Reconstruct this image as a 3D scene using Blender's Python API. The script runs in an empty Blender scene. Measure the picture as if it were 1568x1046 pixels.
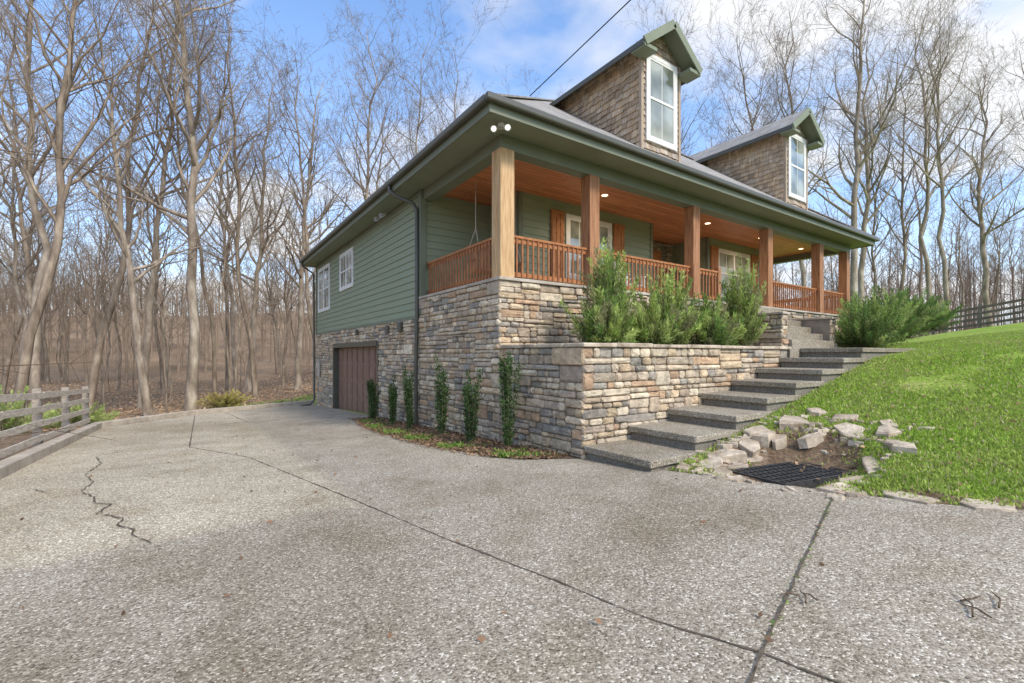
import bpy, math, random, bmesh
import numpy as np
from mathutils import Vector, Matrix
R=random.Random(7)
rg=np.random.default_rng(11)
scene=bpy.context.scene
COL=scene.collection

# ------------------------------------------------------------------ helpers
def S(a,b,x):
    t=np.clip((np.asarray(x,dtype=float)-a)/(b-a),0,1); return t*t*(3-2*t)
def Xb(Y): return np.interp(Y,[-14,-4,-1,.7,1.2,2.0,2.6,3.4,4.5],[7.6,7.0,6.2,5.3,5.0,4.8,4.65,4.45,4.3])
def ground(X,Y):
    X=np.asarray(X,dtype=float);Y=np.asarray(Y,dtype=float)
    s=np.maximum(X-Xb(Y)-.1,0)
    rise=.205*np.minimum(s,6)+.062*np.clip(s-6,0,30)+.02*np.clip(s-36,0,60)
    rise=rise+.07*np.clip(6-Y,-8,14)*S(8,30,X)
    rise=rise*(1-.93*S(1.45,.85,np.hypot((X-5.3)/.75,(Y-2.42)/.6)))
    z=-1.17-.0465*np.clip(Y,-14,21.5)+rise
    out=np.maximum(-2.2-X,0)
    out=np.maximum(out,np.where(X<5.5,np.maximum((Y-16.3-(X+2)*.93)*.7,0),np.maximum(Y-23,0)*S(30,8,X)))
    z=z-.07*np.minimum(out,14)
    r=np.hypot(X-5,Y-5)
    hill=17*S(50,230,r)*(.35+.65*S(35,-25,X-.25*Y))*(1+.22*np.sin(X*.021+1.3)*np.sin(Y*.03+X*.012))
    return z+hill+ (np.sin(X*.21+1)*np.cos(Y*.17)*.25+np.sin(X*.6)*np.sin(Y*.5+2)*.06)*S(10,25,r)
def mkmesh(name,V,F,mat=None,parent=None,smooth=False,col=None,link=True):
    me=bpy.data.meshes.new(name)
    V=np.asarray(V,dtype=np.float32)
    if isinstance(F,np.ndarray):
        k=F.shape[1];n=len(F)
        me.vertices.add(len(V));me.vertices.foreach_set('co',V.ravel())
        me.loops.add(n*k);me.loops.foreach_set('vertex_index',F.ravel().astype(np.int32))
        me.polygons.add(n);me.polygons.foreach_set('loop_start',np.arange(0,n*k,k,dtype=np.int32))
        me.update(calc_edges=True)
    else:
        me.from_pydata([tuple(v) for v in V],[],F)
    me.validate()
    if smooth: me.polygons.foreach_set('use_smooth',[True]*len(me.polygons))
    if col is not None:
        a=me.color_attributes.new('Col','FLOAT_COLOR','POINT')
        c=np.ones((len(V),4),dtype=np.float32);c[:,:3]=col
        a.data.foreach_set('color',c.ravel())
    if mat: me.materials.append(mat)
    if not link: return me
    o=bpy.data.objects.new(name,me);COL.objects.link(o)
    if parent: o.parent=parent
    return o
def empty(name,loc=(0,0,0)):
    o=bpy.data.objects.new(name,None);COL.objects.link(o);o.location=loc;o.empty_display_size=.3;return o
class B:
    def __init__(s): s.V=[];s.F=[]
    def box(s,x0,x1,y0,y1,z0,z1):
        n=len(s.V)
        s.V+=[(x0,y0,z0),(x1,y0,z0),(x1,y1,z0),(x0,y1,z0),(x0,y0,z1),(x1,y0,z1),(x1,y1,z1),(x0,y1,z1)]
        s.F+=[tuple(n+i for i in f) for f in((0,3,2,1),(4,5,6,7),(0,1,5,4),(1,2,6,5),(2,3,7,6),(3,0,4,7))]
        return s
    def beam(s,p,q,w,h):
        p=Vector(p);q=Vector(q);d=(q-p).normalized()
        up=Vector((0,0,1)) if abs(d.z)<.95 else Vector((1,0,0))
        a=d.cross(up).normalized()*w/2;b=a.cross(d).normalized()*h/2
        n=len(s.V)
        for c in(p,q):
            for e in(-a-b,a-b,a+b,-a+b): s.V.append(tuple(c+e))
        s.F+=[tuple(n+i for i in f) for f in((0,1,2,3),(7,6,5,4),(0,4,5,1),(1,5,6,2),(2,6,7,3),(3,7,4,0))]
        return s
    def poly(s,pts):
        n=len(s.V);s.V+=[tuple(p) for p in pts];s.F.append(tuple(range(n,n+len(pts))));return s
    def obj(s,name,mat,parent=None,bevel=0):
        o=mkmesh(name,s.V,s.F,mat,parent)
        bm=bmesh.new();bm.from_mesh(o.data);bmesh.ops.recalc_face_normals(bm,faces=bm.faces);bm.to_mesh(o.data);bm.free()
        if bevel:
            m=o.modifiers.new('b','BEVEL');m.width=bevel;m.segments=2;m.limit_method='ANGLE'
        return o
PAT={}
class Tubes:
    def __init__(s): s.V=[];s.F=[];s.n=0
    def add(s,pts,rad,k):
        pts=np.asarray(pts,float);n=len(pts)
        T=np.empty_like(pts);T[1:-1]=pts[2:]-pts[:-2];T[0]=pts[1]-pts[0];T[-1]=pts[-1]-pts[-2]
        T/=np.linalg.norm(T,axis=1)[:,None]+1e-9
        m=T[n//2];ref=np.array([0,0,1.]) if abs(m[2])<.8 else np.array([1.,.2,0])
        a=np.cross(T,ref);a/=np.linalg.norm(a,axis=1)[:,None]+1e-9
        b=np.cross(T,a)
        th=np.arange(k)*2*math.pi/k
        ring=pts[:,None,:]+np.asarray(rad)[:,None,None]*(np.cos(th)[None,:,None]*a[:,None,:]+np.sin(th)[None,:,None]*b[:,None,:])
        s.V.append(ring.reshape(-1,3))
        if (n,k) not in PAT:
            f=[]
            for i in range(n-1):
                for j in range(k):
                    j2=(j+1)%k;f.append((i*k+j,i*k+j2,(i+1)*k+j2,(i+1)*k+j))
            PAT[(n,k)]=np.array(f,dtype=np.int32)
        s.F.append(PAT[(n,k)]+s.n);s.n+=n*k
    def mesh(s,name,mat,parent=None,link=True,smooth=True):
        return mkmesh(name,np.concatenate(s.V),np.concatenate(s.F),mat,parent,smooth,link=link)

# ------------------------------------------------------------------ materials
def newmat(name):
    m=bpy.data.materials.new(name);m.use_nodes=True
    nt=m.node_tree;p=nt.nodes['Principled BSDF'];return m,nt,p
def N(nt,t,**kw):
    n=nt.nodes.new(t)
    for k,v in kw.items(): setattr(n,k,v)
    return n
def ramp(nt,stops):
    r=N(nt,'ShaderNodeValToRGB');e=r.color_ramp.elements
    while len(e)<len(stops): e.new(.5)
    for i,(p,c) in enumerate(stops): e[i].position=p;e[i].color=(*c,1)
    return r
def mixc(nt,mode,fac,a,b):
    m=N(nt,'ShaderNodeMix');m.data_type='RGBA';m.blend_type=mode
    for i,v in((0,fac),(6,a),(7,b)):
        if hasattr(v,'is_linked') or hasattr(v,'links'): nt.links.new(v,m.inputs[i])
        elif i==0: m.inputs[0].default_value=v
        else: m.inputs[i].default_value=(*v,1)
    return m.outputs[2]
def noise_mat(name,c1,c2,scale=5,rough=.8,bump=0,bscale=40,stretch=(1,1,1),attr=False,spec=.3,detail=5,c3=None,metal=0,lo=.3,hi=.7):
    m,nt,p=newmat(name);L=nt.links
    tc=N(nt,'ShaderNodeTexCoord');mp=N(nt,'ShaderNodeMapping');mp.inputs['Scale'].default_value=stretch
    L.new(tc.outputs['Object'],mp.inputs[0])
    n=N(nt,'ShaderNodeTexNoise');n.inputs['Scale'].default_value=scale;n.inputs['Detail'].default_value=detail;n.inputs['Roughness'].default_value=.6
    L.new(mp.outputs[0],n.inputs['Vector'])
    st=[(lo,c1),(hi,c2)] if c3 is None else [(lo,c1),((lo+hi)/2,c3),(hi,c2)]
    r=ramp(nt,st);L.new(n.outputs[0],r.inputs[0]);out=r.outputs[0]
    if attr:
        a=N(nt,'ShaderNodeAttribute',attribute_name='Col');out=mixc(nt,'MULTIPLY',1.0,a.outputs['Color'],out)
    L.new(out,p.inputs['Base Color'])
    p.inputs['Roughness'].default_value=rough;p.inputs['Specular IOR Level'].default_value=spec;p.inputs['Metallic'].default_value=metal
    if bump:
        n2=N(nt,'ShaderNodeTexNoise');n2.inputs['Scale'].default_value=bscale;n2.inputs['Detail'].default_value=5
        L.new(mp.outputs[0],n2.inputs['Vector'])
        b=N(nt,'ShaderNodeBump');b.inputs['Strength'].default_value=bump;b.inputs['Distance'].default_value=.02
        L.new(n2.outputs[0],b.inputs['Height']);L.new(b.outputs[0],p.inputs['Normal'])
    return m
m_stone=noise_mat('stone',(.62,.59,.54),(1.32,1.24,1.1),9,.9,1.0,28,attr=True,spec=.2)
m_mortar=noise_mat('mortar',(.2,.165,.13),(.34,.29,.23),6,.95,.5,60)
m_siding=noise_mat('green_siding',(.25,.285,.19),(.28,.315,.215),2,.6,.15,60,(.5,.5,6),spec=.3)
m_trim=noise_mat('green_trim',(.155,.17,.115),(.18,.195,.135),2,.5,spec=.4)
m_gutter=noise_mat('gutter_metal',(.075,.073,.056),(.095,.092,.07),3,.35,spec=.5)
m_soffit=noise_mat('soffit',(.2,.225,.155),(.23,.255,.18),2,.6)
m_white=noise_mat('white_trim',(.68,.67,.63),(.8,.79,.76),3,.5)
m_cedar=noise_mat('cedar_post',(.38,.22,.1),(.68,.48,.27),6,.65,.25,30,(4,4,.35),c3=(.56,.36,.18))
m_cedar2=noise_mat('cedar_post_red',(.24,.1,.045),(.46,.24,.12),6,.6,.25,30,(4,4,.35),c3=(.36,.17,.08))
m_rail=noise_mat('rail_wood',(.3,.11,.04),(.5,.22,.085),7,.6,.2,30,(2,2,1))
m_bal=noise_mat('baluster_wood',(.22,.085,.035),(.38,.16,.065),7,.6,0)
m_concrete=noise_mat('curb_concrete',(.34,.29,.23),(.58,.52,.43),3,.9,.5,50,c3=(.46,.4,.33))
m_fence=noise_mat('weathered_rail_shade_lifted',(.4,.34,.27),(.72,.65,.55),5,.9,.3,40,(1,1,5))  # weathered rails, colour paled to offset shade on their visible side
m_fpost=noise_mat('weathered_post_sun_dimmed',(.24,.2,.16),(.44,.38,.31),5,.9,.3,40,(1,1,5))  # same weathered wood, colour darkened to offset sun on the posts
m_blackfence=noise_mat('brown_fence',(.14,.11,.085),(.26,.21,.17),5,.8)
m_soil=noise_mat('soil',(.07,.045,.028),(.22,.15,.095),14,.95,1,30,c3=(.13,.09,.058))
m_rock=noise_mat('fieldstone',(.24,.185,.13),(.68,.58,.45),4,.9,1.0,16,c3=(.46,.38,.285))
m_iron=noise_mat('cast_iron',(.02,.02,.021),(.06,.06,.06),12,.5,.3,60,spec=.5)
m_dark=noise_mat('dark_pit_shade',(.01,.009,.008),(.02,.018,.016),3,.9)  # near-black colour stands in for shade inside the drain
m_joint=noise_mat('joint',(.05,.04,.03),(.16,.13,.095),25,.95)
m_garage=noise_mat('garage_door_brown',(.2,.115,.082),(.26,.155,.112),3,.45,spec=.4)
m_wire=noise_mat('black_wire',(.01,.01,.01),(.02,.02,.02),3,.6)
m_bark=noise_mat('bark',(.13,.095,.065),(.42,.34,.25),1.6,.95,.8,14,(2.5,2.5,.6),c3=(.25,.195,.145),spec=.15)
m_bark2=noise_mat('pale_bark',(.16,.125,.09),(.54,.46,.36),1.3,.95,.8,12,(2,2,.7),c3=(.31,.25,.19),spec=.15)
m_bark3=noise_mat('distant_bark_hazed',(.19,.14,.1),(.37,.295,.225),1,.95,0,12,(2,2,.7),spec=.1)  # bark with distance haze mixed into its paler colour
m_bark4=noise_mat('hillside_bark_hazed',(.2,.145,.105),(.4,.315,.24),.05,.95,0,12,(1,1,1),spec=.05)  # pale bark tone, air haze over the hillside painted in
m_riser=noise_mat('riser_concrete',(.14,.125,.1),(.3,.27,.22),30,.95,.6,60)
m_shx=noise_mat('corner_shake',(.34,.26,.18),(.48,.38,.29),6,.9,.3,30,(3,3,.5))
m_leaf=noise_mat('leaf',(.8,.8,.8),(1.1,1.1,1.1),6,.65,attr=True,spec=.25)
nt=m_leaf.node_tree;p=nt.nodes['Principled BSDF'];out=nt.nodes['Material Output']
tr=N(nt,'ShaderNodeBsdfTranslucent');ms=N(nt,'ShaderNodeMixShader');ms.inputs[0].default_value=.3
nt.links.new(p.inputs['Base Color'].links[0].from_socket,tr.inputs[0])
nt.links.new(p.outputs[0],ms.inputs[1]);nt.links.new(tr.outputs[0],ms.inputs[2]);nt.links.new(ms.outputs[0],out.inputs[0])
m_shingle=noise_mat('cedar_shake',(.65,.65,.65),(1.25,1.2,1.15),8,.9,.6,30,(3,3,.5),attr=True)
def glassmat():
    m,nt,p=newmat('window_glass')
    tc=N(nt,'ShaderNodeTexCoord');n=N(nt,'ShaderNodeTexNoise');n.inputs['Scale'].default_value=1.3
    nt.links.new(tc.outputs['Object'],n.inputs[0])
    r=ramp(nt,[(.4,(.13,.15,.12)),(.6,(.4,.42,.36))]);nt.links.new(n.outputs[0],r.inputs[0]);nt.links.new(r.outputs[0],p.inputs['Base Color'])
    p.inputs['Roughness'].default_value=.03;p.inputs['Specular IOR Level'].default_value=.8;p.inputs['Coat Weight'].default_value=.5;p.inputs['Coat Roughness'].default_value=.02;p.inputs['Metallic'].default_value=.12
    return m
m_glass=glassmat()
def emis(name,c,s):
    m,nt,p=newmat(name);p.inputs['Emission Color'].default_value=(*c,1);p.inputs['Emission Strength'].default_value=s;p.inputs['Base Color'].default_value=(*c,1);return m
m_lamp=emis('lamp_glow',(1,.85,.6),3)
m_lens=emis('flood_lens',(1,.95,.85),.8)
def plankmat():
    m,nt,p=newmat('ceiling_planks');L=nt.links
    g=N(nt,'ShaderNodeTexCoord');mp=N(nt,'ShaderNodeMapping');L.new(g.outputs['Object'],mp.inputs[0])
    br=N(nt,'ShaderNodeTexBrick');br.inputs['Scale'].default_value=1;br.inputs['Brick Width'].default_value=2.6;br.inputs['Row Height'].default_value=.12
    br.inputs['Mortar Size'].default_value=.006;br.inputs['Color1'].default_value=(.62,.24,.1,1);br.inputs['Color2'].default_value=(.46,.16,.065,1);br.inputs['Mortar'].default_value=(.14,.05,.02,1)
    L.new(mp.outputs[0],br.inputs[0])
    n=N(nt,'ShaderNodeTexNoise');n.inputs['Scale'].default_value=4;mp2=N(nt,'ShaderNodeMapping');mp2.inputs['Scale'].default_value=(.5,8,1);L.new(g.outputs['Object'],mp2.inputs[0]);L.new(mp2.outputs[0],n.inputs[0])
    r=ramp(nt,[(.3,(.75,.75,.75)),(.7,(1.2,1.2,1.2))]);L.new(n.outputs[0],r.inputs[0])
    L.new(mixc(nt,'MULTIPLY',1.0,br.outputs[0],r.outputs[0]),p.inputs['Base Color']);p.inputs['Roughness'].default_value=.45
    return m
m_ceil=plankmat()
def roofmat():
    m,nt,p=newmat('roof_shingles');L=nt.links
    g=N(nt,'ShaderNodeTexCoord')
    s=N(nt,'ShaderNodeSeparateXYZ');L.new(g.outputs['Object'],s.inputs[0]);ad=N(nt,'ShaderNodeMath');ad.operation='ADD';L.new(s.outputs[0],ad.inputs[0]);L.new(s.outputs[1],ad.inputs[1])
    c=N(nt,'ShaderNodeCombineXYZ');L.new(ad.outputs[0],c.inputs[0]);L.new(s.outputs[2],c.inputs[1])
    br=N(nt,'ShaderNodeTexBrick');br.inputs['Scale'].default_value=1;br.inputs['Brick Width'].default_value=.3;br.inputs['Row Height'].default_value=.085
    br.inputs['Mortar Size'].default_value=.006;br.inputs['Color1'].default_value=(.4,.38,.35,1);br.inputs['Color2'].default_value=(.26,.24,.225,1);br.inputs['Mortar'].default_value=(.11,.1,.095,1)
    L.new(c.outputs[0],br.inputs[0]);L.new(br.outputs[0],p.inputs['Base Color']);p.inputs['Roughness'].default_value=.9
    b=N(nt,'ShaderNodeBump');b.inputs['Strength'].default_value=.5;b.inputs['Distance'].default_value=.01;L.new(br.outputs[1],b.inputs['Height']);b.invert=True;L.new(b.outputs[0],p.inputs['Normal'])
    return m
m_roof=roofmat()
def aggregate(name,k=1.0,zones=False):
    m,nt,p=newmat(name);L=nt.links
    tc=N(nt,'ShaderNodeTexCoord')
    v=N(nt,'ShaderNodeTexVoronoi');v.inputs['Scale'].default_value=105;L.new(tc.outputs['Object'],v.inputs['Vector'])
    sp=N(nt,'ShaderNodeSeparateColor');L.new(v.outputs['Color'],sp.inputs[0])
    r=ramp(nt,[(0,(.14*k,.12*k,.09*k)),(.2,(.27*k,.238*k,.185*k)),(.55,(.375*k,.335*k,.267*k)),(.85,(.46*k,.42*k,.345*k)),(1,(.82*k,.78*k,.68*k))]);L.new(sp.outputs[0],r.inputs[0])
    v2=N(nt,'ShaderNodeTexVoronoi');v2.inputs['Scale'].default_value=260;L.new(tc.outputs['Object'],v2.inputs['Vector'])
    sp2=N(nt,'ShaderNodeSeparateColor');L.new(v2.outputs['Color'],sp2.inputs[0])
    r2=ramp(nt,[(0,(.8,.78,.76)),(1,(1.18,1.17,1.16))]);L.new(sp2.outputs[1],r2.inputs[0])
    c=mixc(nt,'MULTIPLY',1.0,r.outputs[0],r2.outputs[0])
    def nz(s,d,ro=.6):
        n=N(nt,'ShaderNodeTexNoise');n.inputs['Scale'].default_value=s;n.inputs['Detail'].default_value=d;n.inputs['Roughness'].default_value=ro;L.new(tc.outputs['Object'],n.inputs['Vector']);return n.outputs[0]
    for s,d,st in((.38,6,[(.33,(.76,.73,.68)),(.5,(.97,.96,.94)),(.66,(1.12,1.11,1.09))]),(1.7,7,[(.34,(.85,.82,.77)),(.5,(1,1,1)),(.65,(1.05,1.05,1.05))])):
        q=ramp(nt,st);L.new(nz(s,d),q.inputs[0]);c=mixc(nt,'MULTIPLY',1.0,c,q.outputs[0])
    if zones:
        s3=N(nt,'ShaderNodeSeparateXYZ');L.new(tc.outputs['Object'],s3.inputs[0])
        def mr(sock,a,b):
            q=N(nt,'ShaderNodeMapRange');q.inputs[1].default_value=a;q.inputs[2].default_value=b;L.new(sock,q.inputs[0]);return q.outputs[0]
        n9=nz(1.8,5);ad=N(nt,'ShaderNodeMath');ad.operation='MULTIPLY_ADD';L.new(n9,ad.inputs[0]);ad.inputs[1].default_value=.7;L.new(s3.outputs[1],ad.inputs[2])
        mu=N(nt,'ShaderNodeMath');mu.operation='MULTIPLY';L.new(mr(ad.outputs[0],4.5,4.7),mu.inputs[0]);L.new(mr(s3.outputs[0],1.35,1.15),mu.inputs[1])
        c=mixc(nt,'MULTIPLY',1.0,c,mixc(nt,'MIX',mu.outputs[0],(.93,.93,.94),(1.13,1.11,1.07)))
    L.new(c,p.inputs['Base Color']);p.inputs['Roughness'].default_value=.85;p.inputs['Specular IOR Level'].default_value=.2
    b=N(nt,'ShaderNodeBump');b.inputs['Strength'].default_value=.6;b.inputs['Distance'].default_value=.005;b.invert=True;L.new(v.outputs['Distance'],b.inputs['Height']);L.new(b.outputs[0],p.inputs['Normal'])
    return m
m_drive=aggregate('exposed_aggregate',1.06,True)
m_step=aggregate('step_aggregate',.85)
def terrmat():
    m,nt,p=newmat('ground_cover');L=nt.links
    tc=N(nt,'ShaderNodeTexCoord');a=N(nt,'ShaderNodeAttribute',attribute_name='Col')
    def nz(s,d=6):
        n=N(nt,'ShaderNodeTexNoise');n.inputs['Scale'].default_value=s;n.inputs['Detail'].default_value=d;n.inputs['Roughness'].default_value=.65;L.new(tc.outputs['Object'],n.inputs['Vector']);return n
    n1=nz(1.5);g1=ramp(nt,[(.3,(.24,.37,.05)),(.5,(.31,.43,.07)),(.62,(.38,.45,.11)),(.75,(.42,.38,.17))]);L.new(n1.outputs[0],g1.inputs[0])
    n2=nz(22);g2=ramp(nt,[(.3,(.45,.45,.45)),(.7,(1.25,1.25,1.2))]);L.new(n2.outputs[0],g2.inputs[0])
    grass=mixc(nt,'MULTIPLY',1.0,g1.outputs[0],g2.outputs[0])
    n3=nz(6);l1=ramp(nt,[(.3,(.17,.11,.07)),(.5,(.31,.215,.14)),(.7,(.47,.35,.24))]);L.new(n3.outputs[0],l1.inputs[0])
    n7=nz(.07,5);l7=ramp(nt,[(.35,(.65,.65,.65)),(.65,(1.15,1.15,1.15))]);L.new(n7.outputs[0],l7.inputs[0])
    litter=mixc(nt,'MULTIPLY',1.0,mixc(nt,'MULTIPLY',1.0,l1.outputs[0],g2.outputs[0]),l7.outputs[0])
    sp=N(nt,'ShaderNodeSeparateColor');L.new(a.outputs['Color'],sp.inputs[0])
    n5=nz(1.2);ad=N(nt,'ShaderNodeMath');ad.operation='ADD';L.new(sp.outputs[0],ad.inputs[0])
    mu=N(nt,'ShaderNodeMath');mu.operation='MULTIPLY_ADD';L.new(n5.outputs[0],mu.inputs[0]);mu.inputs[1].default_value=1.0;mu.inputs[2].default_value=-.5
    L.new(mu.outputs[0],ad.inputs[1])
    rr=ramp(nt,[(.42,(0,0,0)),(.58,(1,1,1))]);L.new(ad.outputs[0],rr.inputs[0])
    L.new(mixc(nt,'MIX',rr.outputs[0],litter,grass),p.inputs['Base Color'])
    p.inputs['Roughness'].default_value=.95;p.inputs['Specular IOR Level'].default_value=.15
    b=N(nt,'ShaderNodeBump');b.inputs['Strength'].default_value=.8;b.inputs['Distance'].default_value=.05;L.new(n2.outputs[0],b.inputs['Height']);L.new(b.outputs[0],p.inputs['Normal'])
    return m
m_terr=terrmat()

# ------------------------------------------------------------------ terrain
DRV=[(-2,-14),(-2,16),(0,19.3),(4.3,22.2),(4.3,4.45),(4.45,3.4),(4.65,2.6),(4.8,2.0),(5.0,1.2),(5.3,.7),(6.2,-1),(7.0,-4),(7.6,-14)]
def ax(hi,parts):
    return np.unique(np.concatenate([np.arange(a,b,s) for a,b,s in parts]+[np.array([hi])]))
xs=ax(600,[(-600,-60,20),(-60,-20,3),(-20,-4,.8),(-4,14,.2),(14,50,.9),(50,110,5),(110,600,20)])
ys=ax(600,[(-600,-60,30),(-60,-6,3),(-6,6,.2),(6,30,.6),(30,70,2.5),(70,130,6),(130,600,20)])
XX,YY=np.meshgrid(xs,ys,indexing='ij')
ZZ=ground(XX,YY)
def inpoly(X,Y,P):
    c=np.zeros(X.shape,bool);n=len(P)
    for i in range(n):
        x0,y0=P[i];x1,y1=P[(i+1)%n]
        if y0==y1: continue
        k=((y0>Y)!=(y1>Y))&(X<(x1-x0)*(Y-y0)/(y1-y0)+x0);c^=k
    return c
ins=inpoly(XX,YY,DRV)
ZZ=np.where(ins,ZZ-.07,ZZ)
ZZ=np.where((np.abs(XX-5.32)<.42)&(np.abs(YY-2.42)<.27),ZZ-.12,ZZ)
ZZ=np.where((XX>4.2)&(XX<12)&(YY>3.25)&(YY<6.6),ZZ-.12,ZZ)
ZZ=np.where((XX>5)&(XX<18)&(YY>7.5)&(YY<20),-2.4,ZZ)
def dirtmask(x,y):
    d=np.hypot((x-5.5)/1.15,(y-2.65)/.78)
    d2=np.abs(x-Xb(y)-.05)/.24
    return np.maximum(S(1.15,.75,d),S(1.2,.6,d2)*(np.asarray(y)<3.4)*.8)
rr_=np.hypot(XX-8,YY-2)
lawn=S(-.3,.2,XX-Xb(YY))*S(62,40,rr_)*S(24,17,YY-.15*XX)
side=np.where((XX<6)&(YY>14),S(7,1.5,np.hypot(XX-3.5,YY-24)),0)
lawn=np.maximum(lawn,side*.9)*(1-dirtmask(XX,YY))
V=np.stack([XX,YY,ZZ],-1).reshape(-1,3)
nx,ny=len(xs),len(ys)
ii,jj=np.meshgrid(np.arange(nx-1),np.arange(ny-1),indexing='ij')
F=np.stack([ii*ny+jj,(ii+1)*ny+jj,(ii+1)*ny+jj+1,ii*ny+jj+1],-1).reshape(-1,4)
mkmesh('ground',V,F,m_terr,smooth=True,col=np.repeat(lawn.reshape(-1,1),3,1))
mkmesh('driveway',[(x,y,-1.17-.0465*y) for x,y in DRV],[tuple(range(len(DRV)))[::-1]],m_drive)
def pz(y): return -1.17-.0465*y
def strip(b,pts,w,dz=.004,jit=0):
    P=[]
    for (x0,y0),(x1,y1) in zip(pts[:-1],pts[1:]):
        n=max(1,int(math.hypot(x1-x0,y1-y0)/.06)) if jit else 1
        for i in range(n): P.append((x0+(x1-x0)*i/n,y0+(y1-y0)*i/n))
    P.append(pts[-1])
    if jit: P=[(x+R.uniform(-jit,jit),y+R.uniform(-jit,jit)) for x,y in P]
    L=[];Q=[]
    for i,(x,y) in enumerate(P):
        a=P[max(i-1,0)];c=P[min(i+1,len(P)-1)];dx,dy=c[0]-a[0],c[1]-a[1];l=math.hypot(dx,dy)+1e-9
        ww=w/2*(R.uniform(.3,1.5) if jit else 1)
        L.append((x-dy/l*ww,y+dx/l*ww,pz(y)+dz));Q.append((x+dy/l*ww,y-dx/l*ww,pz(y)+dz))
    for i in range(len(P)-1): b.poly([Q[i],Q[i+1],L[i+1],L[i]])
b=B()
strip(b,[(2.2,-.8),(1.9,.98),(1.755,1.4),(1.66,1.99),(1.48,2.92),(1.24,4.49),(.66,7.98),(-.08,9.93)],.012,jit=.004)
strip(b,[(-.08,9.93),(0,18.9)],.02,jit=.003)
strip(b,[(-.08,9.93),(.66,9.2),(2.6,12.5)],.01,dz=.006,jit=.005)
strip(b,[(-1.5,.1),(1.69,.91),(1.9,.98),(2.87,1.26),(4.7,1.78)],.012,dz=.008,jit=.004)
strip(b,[(1.2,14.2),(.9,19.7)],.02,jit=.004)
strip(b,[(-1.95,14.6),(1.2,14.2),(4.2,13.9)],.014,dz=.01,jit=.004)
b.obj('driveway_joints',m_joint)
b=B()
strip(b,[(-1.3,9.8),(-1.12,8.9),(-1.16,8.0),(-.99,7.3),(-1.02,6.75),(-.84,6.3),(-.80,6.0),(-.66,5.85),(-.72,5.5),(-.5,5.15),(-.52,4.95),(-.40,4.7),(-.38,4.5),(-.25,4.23)],.013,dz=.01,jit=.012)
strip(b,[(-1.3,9.8),(-.6,10.6),(.1,10.2)],.008,dz=.012,jit=.02)
strip(b,[(-1.02,6.75),(-1.3,6.9),(-1.5,7.3)],.007,dz=.012,jit=.015)
strip(b,[(-1.16,8.0),(-.6,8.25),(.1,8.1),(.6,8.3)],.006,dz=.012,jit=.015)
b.obj('driveway_crack',m_joint)
t=B()
def curbseg(p,q,h=.15,w=.2):
    t.beam((p[0],p[1],pz(p[1])+h/2-.06),(q[0],q[1],pz(q[1])+h/2-.06),w,h+.12)
cp=[(-2.1,-14),(-2.1,16.05),(-1.2,17.6),(-.05,19.4),(2.2,20.95),(4.4,22.3)]
for a,c in zip(cp[:-1],cp[1:]): curbseg(a,c)
t.obj('curb',m_concrete,bevel=.02)

# ------------------------------------------------------------------ stone walls
SC=[(.5,.43,.35),(.41,.36,.3),(.32,.3,.28),(.52,.42,.31),(.44,.32,.23),(.58,.52,.43),(.42,.36,.31),(.37,.31,.25),(.54,.48,.39),(.47,.41,.34),(.28,.27,.255),(.46,.38,.28)]
SV=[];SF=[];SCOL=[]
def stone_rect(o,u,n,W,H,mul=1.0):
    o=np.array(o,float);u=np.array(u,float);n=np.array(n,float);w=np.array([0,0,1.])
    leaves=[]
    def sp(a,b,c,d):
        ww=c-a;hh=d-b
        if hh>.26 or (hh>.15 and R.random()<.66):
            k=b+hh*R.uniform(.34,.66);sp(a,b,c,k);sp(a,k,c,d)
        elif ww>.66 or (ww>.26 and ww/hh>1.8 and R.random()<.5):
            k=a+ww*R.uniform(.3,.7);sp(a,b,k,d);sp(k,b,c,d)
        else: leaves.append((a,b,c,d))
    z=0
    while z<H-.02:
        h=min(R.uniform(.22,.46),H-z)
        if H-z-h<.08: h=H-z
        x=-R.uniform(0,.5)
        while x<W:
            l=R.uniform(.5,1.3);x0=max(x,0);x1=min(x+l,W)
            if W-x1<.12: x1=W
            if x1-x0>.03: sp(x0,z,x1,z+h)
            x+=l
            if x1==W: break
        z+=h
    for a,b_,c,d in leaves:
        g=.005;a+=g;c-=g;b_+=g;d-=g
        if c-a<.02 or d-b_<.02: continue
        dep=R.uniform(.015,.055);cut=min(.025,(d-b_)*.25,(c-a)*.25)
        col=np.array(SC[R.randrange(len(SC))])*R.uniform(.8,1.15)*mul
        base=len(SV)
        def ring(ins,dp,j):
            A,C,Bq,D=a+ins,c-ins,b_+ins,d-ins;k=cut
            pts=[(A+k,Bq),(C-k,Bq),(C,Bq+k),(C,D-k),(C-k,D),(A+k,D),(A,D-k),(A,Bq+k)]
            for x,y in pts:
                x+=R.uniform(-j,j);y+=R.uniform(-j,j)
                SV.append(o+u*x+w*y+n*(dp+R.uniform(-j,j)*1.1));SCOL.append(col)
        ring(0,-.01,0);ring(.001,dep*.6,.004);ring(min(.016,(d-b_)*.2),dep,.007)
        SV.append(o+u*(a+c)/2+w*(b_+d)/2+n*(dep+R.uniform(-.004,.014)));SCOL.append(col*R.uniform(.95,1.1))
        for r_ in(0,8):
            for i in range(8):
                j=(i+1)%8;SF.append((base+r_+i,base+r_+j,base+r_+8+j,base+r_+8+i))
        for i in range(8): SF.append((base+16+i,base+16+(i+1)%8,base+24))
house=empty('stone_and_siding_house')
def flush_stone(name,parent):
    global SV,SF,SCOL
    o=mkmesh(name,SV,SF,m_stone,parent,col=np.array(SCOL));SV=[];SF=[];SCOL=[];return o
X0=4.25;e=.035
nX=(-1,0,0);nY=(0,-1,0)
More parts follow.
